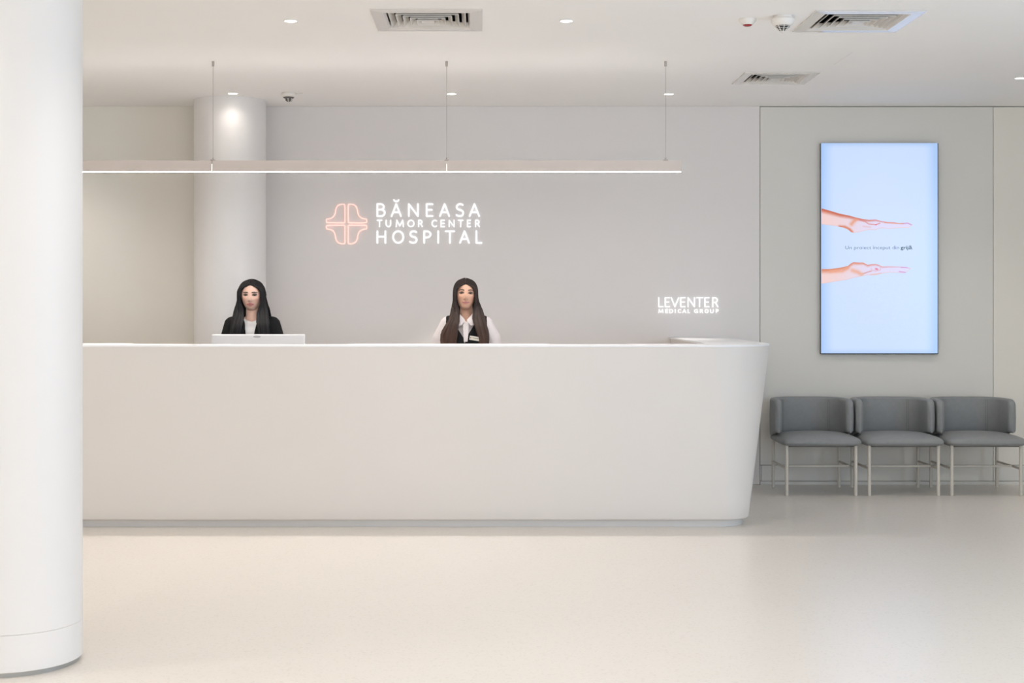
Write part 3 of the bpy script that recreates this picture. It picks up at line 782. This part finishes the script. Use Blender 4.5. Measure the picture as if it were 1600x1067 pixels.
# ------------------------------------------------------------------ people
def remeshed(parts, voxel, smooth_it=4):
    """parts: chains of (point, radius) -> one continuous smooth mesh"""
    bm = bmesh.new()
    for ch in parts:
        # dense sphere-capsule chain
        for (p, r), (q, s) in zip(ch, ch[1:]):
            p, q = Vector(p), Vector(q); n = max(2, int((q-p).length/(.35*min(r if not isinstance(r, tuple) else min(r), s if not isinstance(s, tuple) else min(s))))+1)
            for k in range(n+1):
                u = k/n; c = p.lerp(q, u)
                rr = r if isinstance(r, tuple) else (r, r, r); ss = s if isinstance(s, tuple) else (s, s, s)
                e = [rr[i]*(1-u)+ss[i]*u for i in range(3)]
                m4 = Matrix.Translation(c) @ Matrix.Diagonal((*e, 1))
                bmesh.ops.create_icosphere(bm, subdivisions=2, radius=1, matrix=m4)
    me = bpy.data.meshes.new('tmp'); bm.to_mesh(me); bm.free()
    o = bpy.data.objects.new('tmp', me); C.objects.link(o)
    md = o.modifiers.new('r', 'REMESH'); md.mode = 'VOXEL'; md.voxel_size = voxel
    s = o.modifiers.new('s', 'SMOOTH'); s.factor = .6; s.iterations = smooth_it
    dg = bpy.context.evaluated_depsgraph_get(); out = bpy.data.meshes.new_from_object(o.evaluated_get(dg))
    bpy.data.objects.remove(o)
    bm = bmesh.new(); bm.from_mesh(out); return bm
def gauss(d, s): return math.exp(-(d/s)**2)

def head_bm(bm, spec):
    """face detail: a displaced ovoid, front towards -y; origin at head centre"""
    nu, nv = 160, 130; lay = bm.verts.layers.float_color['Col']
    HW, HD, HH = spec['hw'], .095, .112
    skin = spec['skin']; lip = spec['lip']; brow = spec['brow']
    rows = []
    for j in range(nv+1):
        ph = PI*j/nv; z = math.cos(ph); row = []
        for i in range(nu):
            th = 2*PI*i/nu
            x = math.sin(ph)*math.sin(th); y = -math.sin(ph)*math.cos(th)
            # width profile: narrow jaw
            zz = z*HH
            wj = 1.0
            if z < .05: wj = (1-.19*smooth((-z+.05)/.95))*math.sin(ph)**(-.20*smooth(-z*3)) if z > -.995 else 1
            if z > .3: wj = 1.0
            X = x*HW*wj
            Y = y*HD*(1-.10*smooth((-z)/.9) if y < 0 else 1)
            if z < -.3 and y > 0: Y *= 1-.45*smooth((-z-.3)/.7)
            Zc = zz-(0 if y < 0 else -.03*smooth((-z-.2)/.6))
            front = max(0, -y)
            if front > .05:
                fx, fz = X, Zc
                d = 0
                d += .017*gauss(fx, .0105)*gauss(fz+.032, .017)*1.15         # nose tip
                d += .010*gauss(fx, .0085)*smooth((.012-fz)/.045)*smooth((fz+.050)/.012)   # bridge
                d += .005*gauss(abs(fx)-.011, .007)*gauss(fz+.037, .007)      # nostril wings
                d -= .010*gauss(abs(fx)-.031, .017)*gauss(fz-.002, .013)     # eye sockets
                d += .003*gauss(abs(fx)-.030, .02)*gauss(fz-.022, .008)      # brow
                d += .0065*gauss(fx, .019)*gauss(fz+.058, .0055)            # upper lip
                d += .0075*gauss(fx, .017)*gauss(fz+.069, .0060)            # lower lip
                d -= .003*gauss(fx, .022)*gauss(fz+.0632, .0022)
                d += .006*gauss(fx, .020)*gauss(fz+.096, .015)              # chin
                d += .004*gauss(abs(fx)-.043, .02)*gauss(fz+.022, .02)      # cheeks
                Y -= d*smooth(front/.35)
            v = bm.verts.new((X, Y, Zc))
            c = skin
            if front > .05:
                blush = spec['blush']
                c = mixc(c, blush, .45*gauss(abs(X)-.048, .018)*gauss(Zc+.028, .024))
                c = mixc(c, tuple(k*.80 for k in skin), .5*gauss(abs(X)-.012, .006)*gauss(Zc+.044, .004))
                # brows
                bz = spec['browz']+spec['browarch']*(1-((abs(X)-.034)/.02)**2)-.05*max(0, abs(X)-.04)
                if .011 < abs(X) < .055: c = mixc(c, brow, 1.0*math.exp(-((Zc-bz)/(.0052 if abs(X) < .038 else .0040))**4)*smooth((abs(X)-.011)/.004)*smooth((.055-abs(X))/.006))
                # lashes / liner
                ez = .003
                el = (abs(X)-.032)/.0175
                if abs(el) < 1.15:
                    lidz = ez+.0075*(1-el*el)+.0015*el
                    c = mixc(c, spec['liner'], 1.0*math.exp(-((Zc-lidz)/.0042)**4)*smooth((1.15-abs(el))/.3))
                    c = mixc(c, tuple(k*.72 for k in skin), .5*math.exp(-((Zc-lidz-.005)/.003)**2)*smooth((1.1-abs(el))/.4))
                    lowz = ez-.0060*(1-el*el)
                    c = mixc(c, spec['liner'], .75*math.exp(-((Zc-lowz)/.0020)**2)*smooth((1.1-abs(el))/.3))
                # lips
                lw_ = .0275; q = abs(X)/lw_
                if q < 1:
                    smile = .0035*q*q*spec['smile']
                    upz = -.0635+spec['lipu']*(1-q**1.8)+smile; lo_ = -.0645-spec['lipl']*(1-q**2)+smile
                    ins = min(upz-Zc, Zc-lo_)
                    c = mixc(c, lip, .9*smooth((ins+.001)/.0022))
                    c = mixc(c, tuple(k*.42 for k in lip), .85*math.exp(-((Zc+.0640-smile)/.0013)**2)*smooth((1-q)/.15))
            v[lay] = (*c, 1)
            row.append(v)
        rows.append(row)
    for j in range(nv):
        for i in range(nu):
            k = (i+1) % nu
            try: bm.faces.new((rows[j][i], rows[j][k], rows[j+1][k], rows[j+1][i]))
            except Exception: pass
    bmesh.ops.remove_doubles(bm, verts=rows[0]+rows[-1], dist=1e-5)

def ear(bm, lay, sx, hw, skin):
    p = [(sx*(hw-.004), .012, .012), (sx*(hw+.006), .016, .018), (sx*(hw+.009), .018, .002), (sx*(hw+.005), .012, -.014), (sx*(hw-.003), .006, -.026)]
    n0 = len(bm.verts); tube(bm, p, [.006, .009, .010, .009, .006], n=12)
    for v in list(bm.verts)[n0:]: v[lay] = (*skin, 1)

def lock_hair(name, mname, par, sil, inner, spec, head_r):
    """centre-parted long straight hair made of many flat locks.
    sil(z)/inner(z): outer and inner half-widths for each side below the ears, head-local metres."""
    bm = bmesh.new(); lay = bm.verts.layers.float_color.new('Col')
    hw, hd, hh = head_r
    # scalp cap
    rows = []
    for j in range(30):
        ph = (PI*.62)*j/29; row = []
        for i in range(64):
            th = 2*PI*i/64
            x = math.sin(ph)*math.sin(th); y = -math.sin(ph)*math.cos(th); z = math.cos(ph)
            row.append(bm.verts.new((x*(hw+.005), y*(hd+.006)+.004, z*(hh+.004))))
        rows.append(row)
    for j in range(29):
        for i in range(64):
            k = (i+1) % 64
            ph = (PI*.62)*(j+.5)/29; th = 2*PI*(i+.5)/64
            x = math.sin(ph)*math.sin(th); y = -math.sin(ph)*math.cos(th); z = math.cos(ph)
            hl = spec['hairline']       # keep the face free
            if y < 0 and z*hh < hl(x*hw): continue
            bm.faces.new((rows[j][i], rows[j][k], rows[j+1][k], rows[j+1][i]))
    bmesh.ops.delete(bm, geom=[v for v in bm.verts if not v.link_faces], context='VERTS')
    for v in bm.verts: v[lay] = (.8, .8, .8, 1)
    rnd = random.Random(spec['seed'])
    zend = spec['zend']
    for sx in (-1, 1):
        NL = spec['locks']
        for k in range(NL):
            f = (k+rnd.random()*.5)/NL                 # 0 front .. 1 back of the parting
            layer = rnd.random()                       # 0 outer .. 1 inner
            # start on the parting
            a0 = math.radians(-52+f*150)               # angle from crown towards the back
            y0 = (hd)*math.sin(a0); z0 = hh*math.cos(a0)
            pts = []; rad = []
            lift = .003+.008*(1-layer)
            # flow over the side of the skull: great-circle to a point at temple height
            ys_ = -.074+.155*f**.85                    # depth at the side of the head
            zside = .010+.01*rnd.random()
            for q in range(13):
                u = q/12
                ang = u*PI/2
                ex = hw+lift; ez = hh+lift*.75
                zloc = z0+(zside-z0)*(1-math.cos(ang)); 
                xloc = sx*(ex*math.sin(ang)**.80)
                yloc = y0+(ys_-y0)*smooth(u)
                # keep outside the skull ellipsoid
                v = Vector((xloc/(hw+.003+lift*.5), (yloc-.004)/(hd+.004+lift*.5), zloc/(hh+.0005+lift*.5)))
                if v.length < 1: v.normalize()
                p = Vector((v.x*(hw+.003+lift*.5), v.y*(hd+.004+lift*.5)+.004, v.z*(hh+.0005+lift*.5)))
                # front locks hug the hairline
                if f < .35: 
                    lim = spec['faceside'](p.z)
                    if p.y < -.02 and abs(p.x) < lim: p.x = sx*lim
                if u < .12: p.x = sx*max(abs(p.x), .0016)
                pts.append(p); rad.append(.0045+.006*smooth(u*1.6))
            zc = pts[-1].z; xs0 = abs(pts[-1].x); ysd = pts[-1].y
            ze = zend*(.97+.05*rnd.random()) if f < .8 else zend*.85
            lat = rnd.random() if f > .18 else rnd.random()*.5
            back = f > .62
            for q in range(1, 17):
                z = zc+(ze-zc)*q/16
                o_ = sil(z, sx); i_ = inner(z, sx)
                g2 = smooth(q/5)
                tx = i_+.006+(o_-i_-.010)*lat if not back else (o_-.006)*(.25+.75*lat)
                if not back and z < -.03: pass
                x = xs0*(1-g2)+tx*g2
                x = max(x, i_) if not back else x
                if not back:
                    yy = ysd*(1-g2)+(-.035-.050*(1-layer)*.6+spec['yfront'](z))*g2
                else:
                    yy = ysd*(1-g2)+(.075+spec['yback'](z))*g2
                wv = .0018*math.sin(z*60+k)
                pts.append(Vector((sx*x+wv, yy, z)))
                rad.append(.0105*(1-.55*smooth((q-9)/7)))
            n0 = len(bm.verts)
            tube(bm, pts, rad, n=8, flat=.42, up=(0, -1, .2))
            br = .75+.5*rnd.random()
            bm.verts.ensure_lookup_table()
            for v in bm.verts[n0:]: v[lay] = (br, br, br, 1)
    return link(name, bm, mname, par, True)

def person(name, loc, rotz, label, spec):
    t = thing(name, loc, label, 'person')
    t.rotation_euler = (0, 0, rotz)
    hc = spec['hc']                    # head centre, local
    sk = spec['skin']; SW = spec['sw']; sz = spec['sz']       # shoulder half width and height
    def arm(sx, r=1.0, hand=True):
        a = [((sx*(SW-.045), .012, sz-.045), .050*r), ((sx*(SW-.012), .014, sz-.15), .044*r), ((sx*(SW+.004), .02, sz-.30), .038*r), ((sx*(SW+.012), -.03, sz-.42), .033*r), ((sx*(SW+.0), -.08, sz-.53), .024*r)]
        return a
    chains = [
        [((0, 0, sz-.52), (.150, .10, .08)), ((0, -.005, sz-.38), (.125, .090, .08)), ((0, -.008, sz-.22), (.140, .100, .08)), ((0, -.002, sz-.10), (.140, .085, .06)), ((0, .01, sz-.045), (.10, .060, .035))],
        [((-SW+.055, .012, sz-.045), .045), ((0, .014, sz-.030), .05), ((SW-.055, .012, sz-.045), .045)],
        [((0, .018, sz-.04), .056), ((0, .014, sz+.02), .049), ((hc[0]*.7, .012, hc[2]-.06), .047)]]
    for sx in (-1, 1):
        chains.append(arm(sx))
        wx_, wy_, wz_ = sx*(SW+.0), -.08, sz-.53
        chains.append([((wx_, wy_, wz_), .024), ((wx_-sx*.004, wy_-.02, wz_-.05), (.017, .034, .034)), ((wx_-sx*.006, wy_-.03, wz_-.085), (.014, .036, .02))])
        for k, (ln) in enumerate((.070, .080, .075, .058)):
            yy = wy_-.055+.019*k
            chains.append([((wx_-sx*.006, yy, wz_-.085), .0095), ((wx_-sx*.012, yy-.003, wz_-.085-ln*.5), .0085), ((wx_-sx*.024, yy-.002, wz_-.085-ln), .0072)])
        chains.append([((wx_-sx*.004, wy_-.04, wz_-.025), .012), ((wx_-sx*.012, wy_-.068, wz_-.055), .0105), ((wx_-sx*.018, wy_-.078, wz_-.085), .009)])
        chains.append([((sx*.085, 0, sz-.54), .088), ((sx*.09, -.01, sz-.92+.0), .055), ((sx*.09, .0, .10), .036)])
        chains.append([((sx*.09, .02, .055), .034), ((sx*.095, -.10, .035), .026)])
    bm = remeshed(chains, .008)
    lay = bm.verts.layers.float_color.new('Col')
    for v in bm.verts: v[lay] = (*sk, 1)
    hb = bmesh.new(); hl = hb.verts.layers.float_color.new('Col')
    head_bm(hb, spec)
    for sx in (-1, 1): ear(hb, hl, sx, spec['hw']-.002, sk)
    R = Matrix.Translation(Vector(hc)) @ Matrix.Rotation(spec.get('roll', 0), 4, 'Y') @ Matrix.Rotation(spec.get('pitch', 0), 4, 'X') @ Matrix.Rotation(spec.get('yaw', 0), 4, 'Z')
    for v in hb.verts: v.co = R @ v.co
    tmp = bpy.data.meshes.new('tmp'); hb.to_mesh(tmp); hb.free(); bm.from_mesh(tmp)
    body = link('body', bm, M['skin'], t, True)
    hd = bpy.data.objects.new('x', None)
    # eyes
    for sx in (-1, 1):
        e = bmesh.new(); el = e.verts.layers.float_color.new('Col')
        bmesh.ops.create_uvsphere(e, u_segments=32, v_segments=24, radius=.0115)
        for v in e.verts:
            v.co = Matrix.Rotation(PI/2, 3, 'X') @ v.co
            r = math.hypot(v.co.x, v.co.z)
            front = v.co.y < 0
            c = (.26, .22, .20)
            if front and r < .0078: c = (.030, .016, .010)
            if front and r < .0028: c = (.004, .004, .004)
            v[el] = (*c, 1)
            v.co = Vector((v.co.x*1.25, v.co.y, v.co.z*.47))
            v.co += Vector((sx*.032, spec['eye_y'], .0025))
            v.co = R @ v.co
        link('eye', e, M['eye'], body, True)
    return t, body, R, chains, arm

def shell(chains, voxel, keep, m, name, par, smooth_it=4, sol=0):
    bm = remeshed(chains, voxel, smooth_it)
    bmesh.ops.delete(bm, geom=[f for f in bm.faces if not keep(f.calc_center_median())], context='FACES')
    for _ in range(14):                    # even out the cut hems
        mv = {}
        for v in bm.verts:
            nb = [e.other_vert(v).co for e in v.link_edges if e.is_boundary]
            if len(nb) == 2: mv[v] = v.co*.4+(nb[0]+nb[1])*.3
        for v, c in mv.items(): v.co = c
    o = link(name, bm, m, par, True)
    if sol:
        s = o.modifiers.new('s', 'SOLIDIFY'); s.thickness = sol; s.offset = 1
    return o
def torso_chain(SW, sz, g, zl):
    return [[((0, 0, zl), (.150+g, .10+g, .08)), ((0, -.005, sz-.38), (.130+g, .092+g, .08)), ((0, -.008, sz-.22), (.145+g, .103+g, .08)), ((0, -.002, sz-.10), (.143+g, .088+g, .06)), ((0, .01, sz-.045), (.10+g, .060+g, .035+g*.6))],
            [((-SW+.048, .012, sz-.045), .046+g), ((0, .014, sz-.028), .045+g), ((SW-.048, .012, sz-.045), .046+g)]]
def sleeve_chain(SW, sz, g, puff=0):
    out = []
    for sx in (-1, 1):
        out.append([((sx*(SW-.045), .012, sz-.045), .052+g), ((sx*(SW-.010+puff), .014, sz-.15), .047+g+puff*.5), ((sx*(SW+.006+puff), .02, sz-.30), .041+g+puff*.5), ((sx*(SW+.013), -.03, sz-.42), .036+g), ((sx*(SW+.002), -.076, sz-.52), .028+g)])
    return out
def legs_chain(sz, g):
    return [[((sx*.085, 0, sz-.54), .090+g), ((sx*.09, -.01, sz-.92), .062+g), ((sx*.09, .0, .08), .050+g)] for sx in (-1, 1)]
def shoes(t):
    for sx in (-1, 1):
        bm = remeshed([[((sx*.09, .03, .045), (.036, .036, .045)), ((sx*.093, -.05, .034), (.038, .04, .034)), ((sx*.096, -.13, .026), (.034, .035, .026))]], .006, 2)
        for v in bm.verts: v.co.z = max(.001, v.co.z)
        link('shoe', bm, M['black_cloth'], t, True)

# --- left receptionist
D1 = 10.45; s1 = F/D1; k1 = 8.206*s1          # crop pixels per metre
top1 = CH+(CY-435.2)/s1
hc1 = top1-.0115-.112
SP1 = dict(hc=(0, -.01, hc1), skin=(.69, .45, .36), lip=(.52, .17, .17), brow=(.035, .022, .02), liner=(.012, .01, .01), blush=(.62, .30, .23),
           hw=.0775, sw=.188, sz=CH-(420+640/8.206-CY)/s1+.0, browarch=.002, browz=.0205, smile=.2, lipu=.0105, lipl=.0125, eye_y=-.0745,
           hairline=lambda x: .074-12*x*x, faceside=lambda z: min(.074, math.sqrt(max(0, .076-z)/12)), seed=3, locks=120, zend=-.40,
           yfront=lambda z: -.050*smooth((-z-.10)/.14), yback=lambda z: .03*smooth((-z-.10)/.12))
x1 = (320+606/8.206-CX)/s1
t1, b1, R1, ch1, arm1 = person('person', (x1, D1, 0), 0, 'person with straight black hair, black blazer and white top, standing behind the monitor', SP1)
M['hair_black'] = hair_mat('hair_black', (.010, .009, .010), (.010, .009, .010), 0, 1)
def tab(pts):
    def f(z):
        if z >= pts[0][0]: return pts[0][1]
        for (a0, b0), (a1, b1_) in zip(pts, pts[1:]):
            if z >= a1: return b0+(b1_-b0)*(z-a0)/(a1-a0)
        return pts[-1][1]
    return f
o1 = tab([(.02, .096), (-.04, .108), (-.10, .118), (-.155, .128), (-.20, .135), (-.28, .140), (-.40, .120)])
i1_ = tab([(.02, .075), (-.05, .072), (-.085, .058), (-.10, .052), (-.15, .049), (-.19, .050), (-.26, .062), (-.40, .075)])
h = lock_hair('hair', M['hair_black'], b1, lambda z, s: o1(z), lambda z, s: i1_(z), SP1, (.0775, .095, .112))
h.matrix_parent_inverse = Matrix(); h.matrix_basis = R1
for sx in (-1, 1):
    bm = bmesh.new(); bmesh.ops.create_uvsphere(bm, u_segments=16, v_segments=12, radius=.0062)
    for v in bm.verts: v.co = R1 @ (v.co+Vector((sx*.0765, -.038, -.045)))
    link('earring', bm, M['pearl'], b1, True)
SW, sz = SP1['sw'], SP1['sz']
shell(torso_chain(SW, sz, .004, sz-.45), .008, lambda c: c.z < sz+.020-.25*abs(c.x)*0 and c.z < sz-.004+.02*(c.y > 0), M['white_cloth'], 'white_top', t1)
def keep_blazer(c):
    if c.y < .01:
        lim = .050-.022*min(1, max(0, (sz-c.z)/.115))
        if abs(c.x) < lim and c.z > sz-.30: return False
    if abs(c.x) < .062 and c.z > sz-.012: return False
    return True
shell(torso_chain(SW, sz, .014, sz-.60)+sleeve_chain(SW, sz, .010), .007, keep_blazer, M['black_cloth'], 'blazer', t1, sol=.003)
for sx in (-1, 1):          # lapels
    bm = bmesh.new()
    pts = [(.060, .000, sz+.012), (.054, -.060, sz-.005), (.046, -.098, sz-.055), (.036, -.118, sz-.12), (.030, -.124, sz-.20)]
    wd = [.012, .022, .034, .036, .016]
    prev = None
    for (px_, py_, pz_), w_ in zip(pts, wd):
        a_ = [bm.verts.new((sx*px_*.96, py_-.012, pz_)), bm.verts.new((sx*(px_+w_), py_+.012*(w_/.03)-.008, pz_+.004)), bm.verts.new((sx*(px_+w_), py_+.012*(w_/.03)+.003, pz_+.004)), bm.verts.new((sx*px_, py_+.003, pz_))]
        if prev:
            for q in range(4): bm.faces.new((prev[q], prev[(q+1) % 4], a_[(q+1) % 4], a_[q]))
        else: bm.faces.new(a_)
        prev = a_
    bm.faces.new(prev); link('lapel', bm, M['black_cloth'], t1)
bm = remeshed(legs_chain(sz, .0)+[[((0, 0, sz-.50), (.160, .112, .08)), ((0, 0, sz-.58), (.165, .115, .08))]], .01); link('trousers', bm, M['black_cloth'], t1, True)
shoes(t1)

# --- right receptionist
D2 = 10.32; s2_ = F/D2
top2 = CH+(CY-434.0)/s2_
hc2 = top2-.0115-.110
SP2 = dict(hc=(-.004, -.02, hc2), skin=(.64, .38, .27), lip=(.56, .22, .22), brow=(.07, .042, .034), liner=(.015, .009, .008), blush=(.62, .29, .20),
           hw=.072, sw=.176, sz=CH-(420+640/8.206-CY)/s2_+.004, browarch=.005, browz=.021, smile=1.3, lipu=.0075, lipl=.0105, eye_y=-.0745, pitch=-.10, roll=.035, yaw=.02,
           hairline=lambda x: .074-10*x*x, faceside=lambda z: min(.070, math.sqrt(max(0, .076-z)/12)), seed=11, locks=125, zend=-.47,
           yfront=lambda z: -.062*smooth((-z-.10)/.14), yback=lambda z: .03*smooth((-z-.10)/.12))
x2 = (650+648/8.206-CX)/s2_
t2, b2, R2, ch2, arm2 = person('person', (x2, D2, 0), 0, 'person with long brown hair, black vest over a white blouse, wearing a name badge', SP2)
M['hair_brown'] = hair_mat('hair_brown', (.024, .016, .014), (.075, .040, .028), -.36, -.05)
o2r = tab([(.02, .086), (-.04, .104), (-.10, .122), (-.16, .138), (-.20, .150), (-.24, .163), (-.30, .172), (-.47, .172)])
o2l = tab([(.02, .080), (-.04, .086), (-.10, .097), (-.16, .106), (-.20, .124), (-.24, .150), (-.28, .170), (-.47, .172)])
i2r = tab([(.02, .070), (-.06, .066), (-.09, .056), (-.15, .052), (-.19, .056), (-.24, .075), (-.30, .098), (-.47, .105)])
i2l = tab([(.02, .070), (-.06, .066), (-.09, .050), (-.13, .042), (-.18, .042), (-.24, .050), (-.30, .058), (-.47, .066)])
h = lock_hair('hair', M['hair_brown'], b2, lambda z, s: (o2r if s > 0 else o2l)(z), lambda z, s: (i2r if s > 0 else i2l)(z), SP2, (.0695, .095, .112))
h.matrix_parent_inverse = Matrix(); h.matrix_basis = Matrix.Translation(Vector(SP2['hc'])+Vector((-.003, 0, 0))) @ Matrix.Rotation(.01, 4, 'Y')
for sx, dz in ((1, .022), (-1, .018)):
    bm = bmesh.new(); bmesh.ops.create_uvsphere(bm, u_segments=12, v_segments=8, radius=.0035)
    for v in bm.verts: v.co = R2 @ (v.co+Vector((sx*.078, -.060, dz)))
    link('hair_clip', bm, M['pearl'], b2, True)
SW, sz = SP2['sw'], SP2['sz']
def keep_bl(c):
    if c.z > sz+.03: return False
    if c.y < .0 and c.z > sz-.030+abs(c.x)*.9 and abs(c.x) < .055: return False
    return True
shell(torso_chain(SW, sz, .006, sz-.45)+sleeve_chain(SW, sz, .010, .016), .007, keep_bl, M['blush_cloth'], 'blouse', t2)
def keep_vest(c):
    if abs(c.x) > SW-.030+.0: return False
    if c.y < .02:
        vx = .112*max(0, min(1, (c.z-(sz-.150))/.17))
        if c.z > sz-.150 and abs(c.x+.012) < vx: return False
    if abs(c.x) < .058 and c.z > sz-.03: return False
    return True
shell(torso_chain(SW, sz, .017, sz-.60), .007, keep_vest, M['black_cloth'], 'vest', t2, sol=.003)
for sx in (-1, 1):           # pointed shirt collar
    bm = bmesh.new()
    poly = [(.006, sz-.012), (.052, sz+.040), (.062, sz+.010), (.050, sz-.052), (.034, sz-.050)]
    def fl(x, z, y):
        yy = -.062-.50*max(0, sz+.04-z)+.35*max(0, x-.03)
        return Vector((sx*x-.003, yy+y, z))
    poly_prism(bm, poly, 0, .003, fl); link('collar', bm, M['blush_cloth'], t2)
bm = bmesh.new()             # gathered placket
for k in range(5):
    xx = -.016+.008*k-.003
    tube(bm, [(xx, -.080, sz-.030), (xx*1.1, -.108, sz-.07), (xx*.55-.003, -.117, sz-.165)], .0045, n=8)
link('placket', bm, M['blush_cloth'], t2, True)
bm = bmesh.new(); bx = (755-648)/8.206/s2_
w2, h2 = .0325/2*1.0, .0145/2*1.0
w2 = 132/8.206/s2_/2; h2 = 52/8.206/s2_/2
bz = CH-(420+887/8.206-CY)/s2_
Rb = Matrix.Translation((bx, -.1335, bz)) @ Matrix.Rotation(math.radians(9), 4, 'Y')
box(bm, -w2, w2, -.002, .002, -h2, h2, bev=.001)
for v in bm.verts: v.co = Rb @ v.co
bd = link('name_badge', bm, M['badge'], t2)
bm = bmesh.new(); box(bm, -w2*.86, -w2*.68, -.0026, -.0021, -h2*.3, h2*.5); box(bm, -w2*.5, w2*.75, -.0026, -.0021, 0, h2*.3)
for v in bm.verts: v.co = Rb @ v.co
link('badge_print', bm, M['badge_print'], bd)
bm = bmesh.new(); lathe(bm, [(0, 0), (.005, 0), (.005, .002), (0, .003)], 0, 0, 16)
for v in bm.verts: v.co = Vector((-.012+v.co.x, -.127-v.co.z, sz-.168+v.co.y))
link('button', bm, M['steel'], t2)
bm = remeshed(legs_chain(sz, .0)+[[((0, 0, sz-.50), (.160, .112, .08)), ((0, 0, sz-.58), (.165, .115, .08))]], .01); link('trousers', bm, M['black_cloth'], t2, True)
shoes(t2)
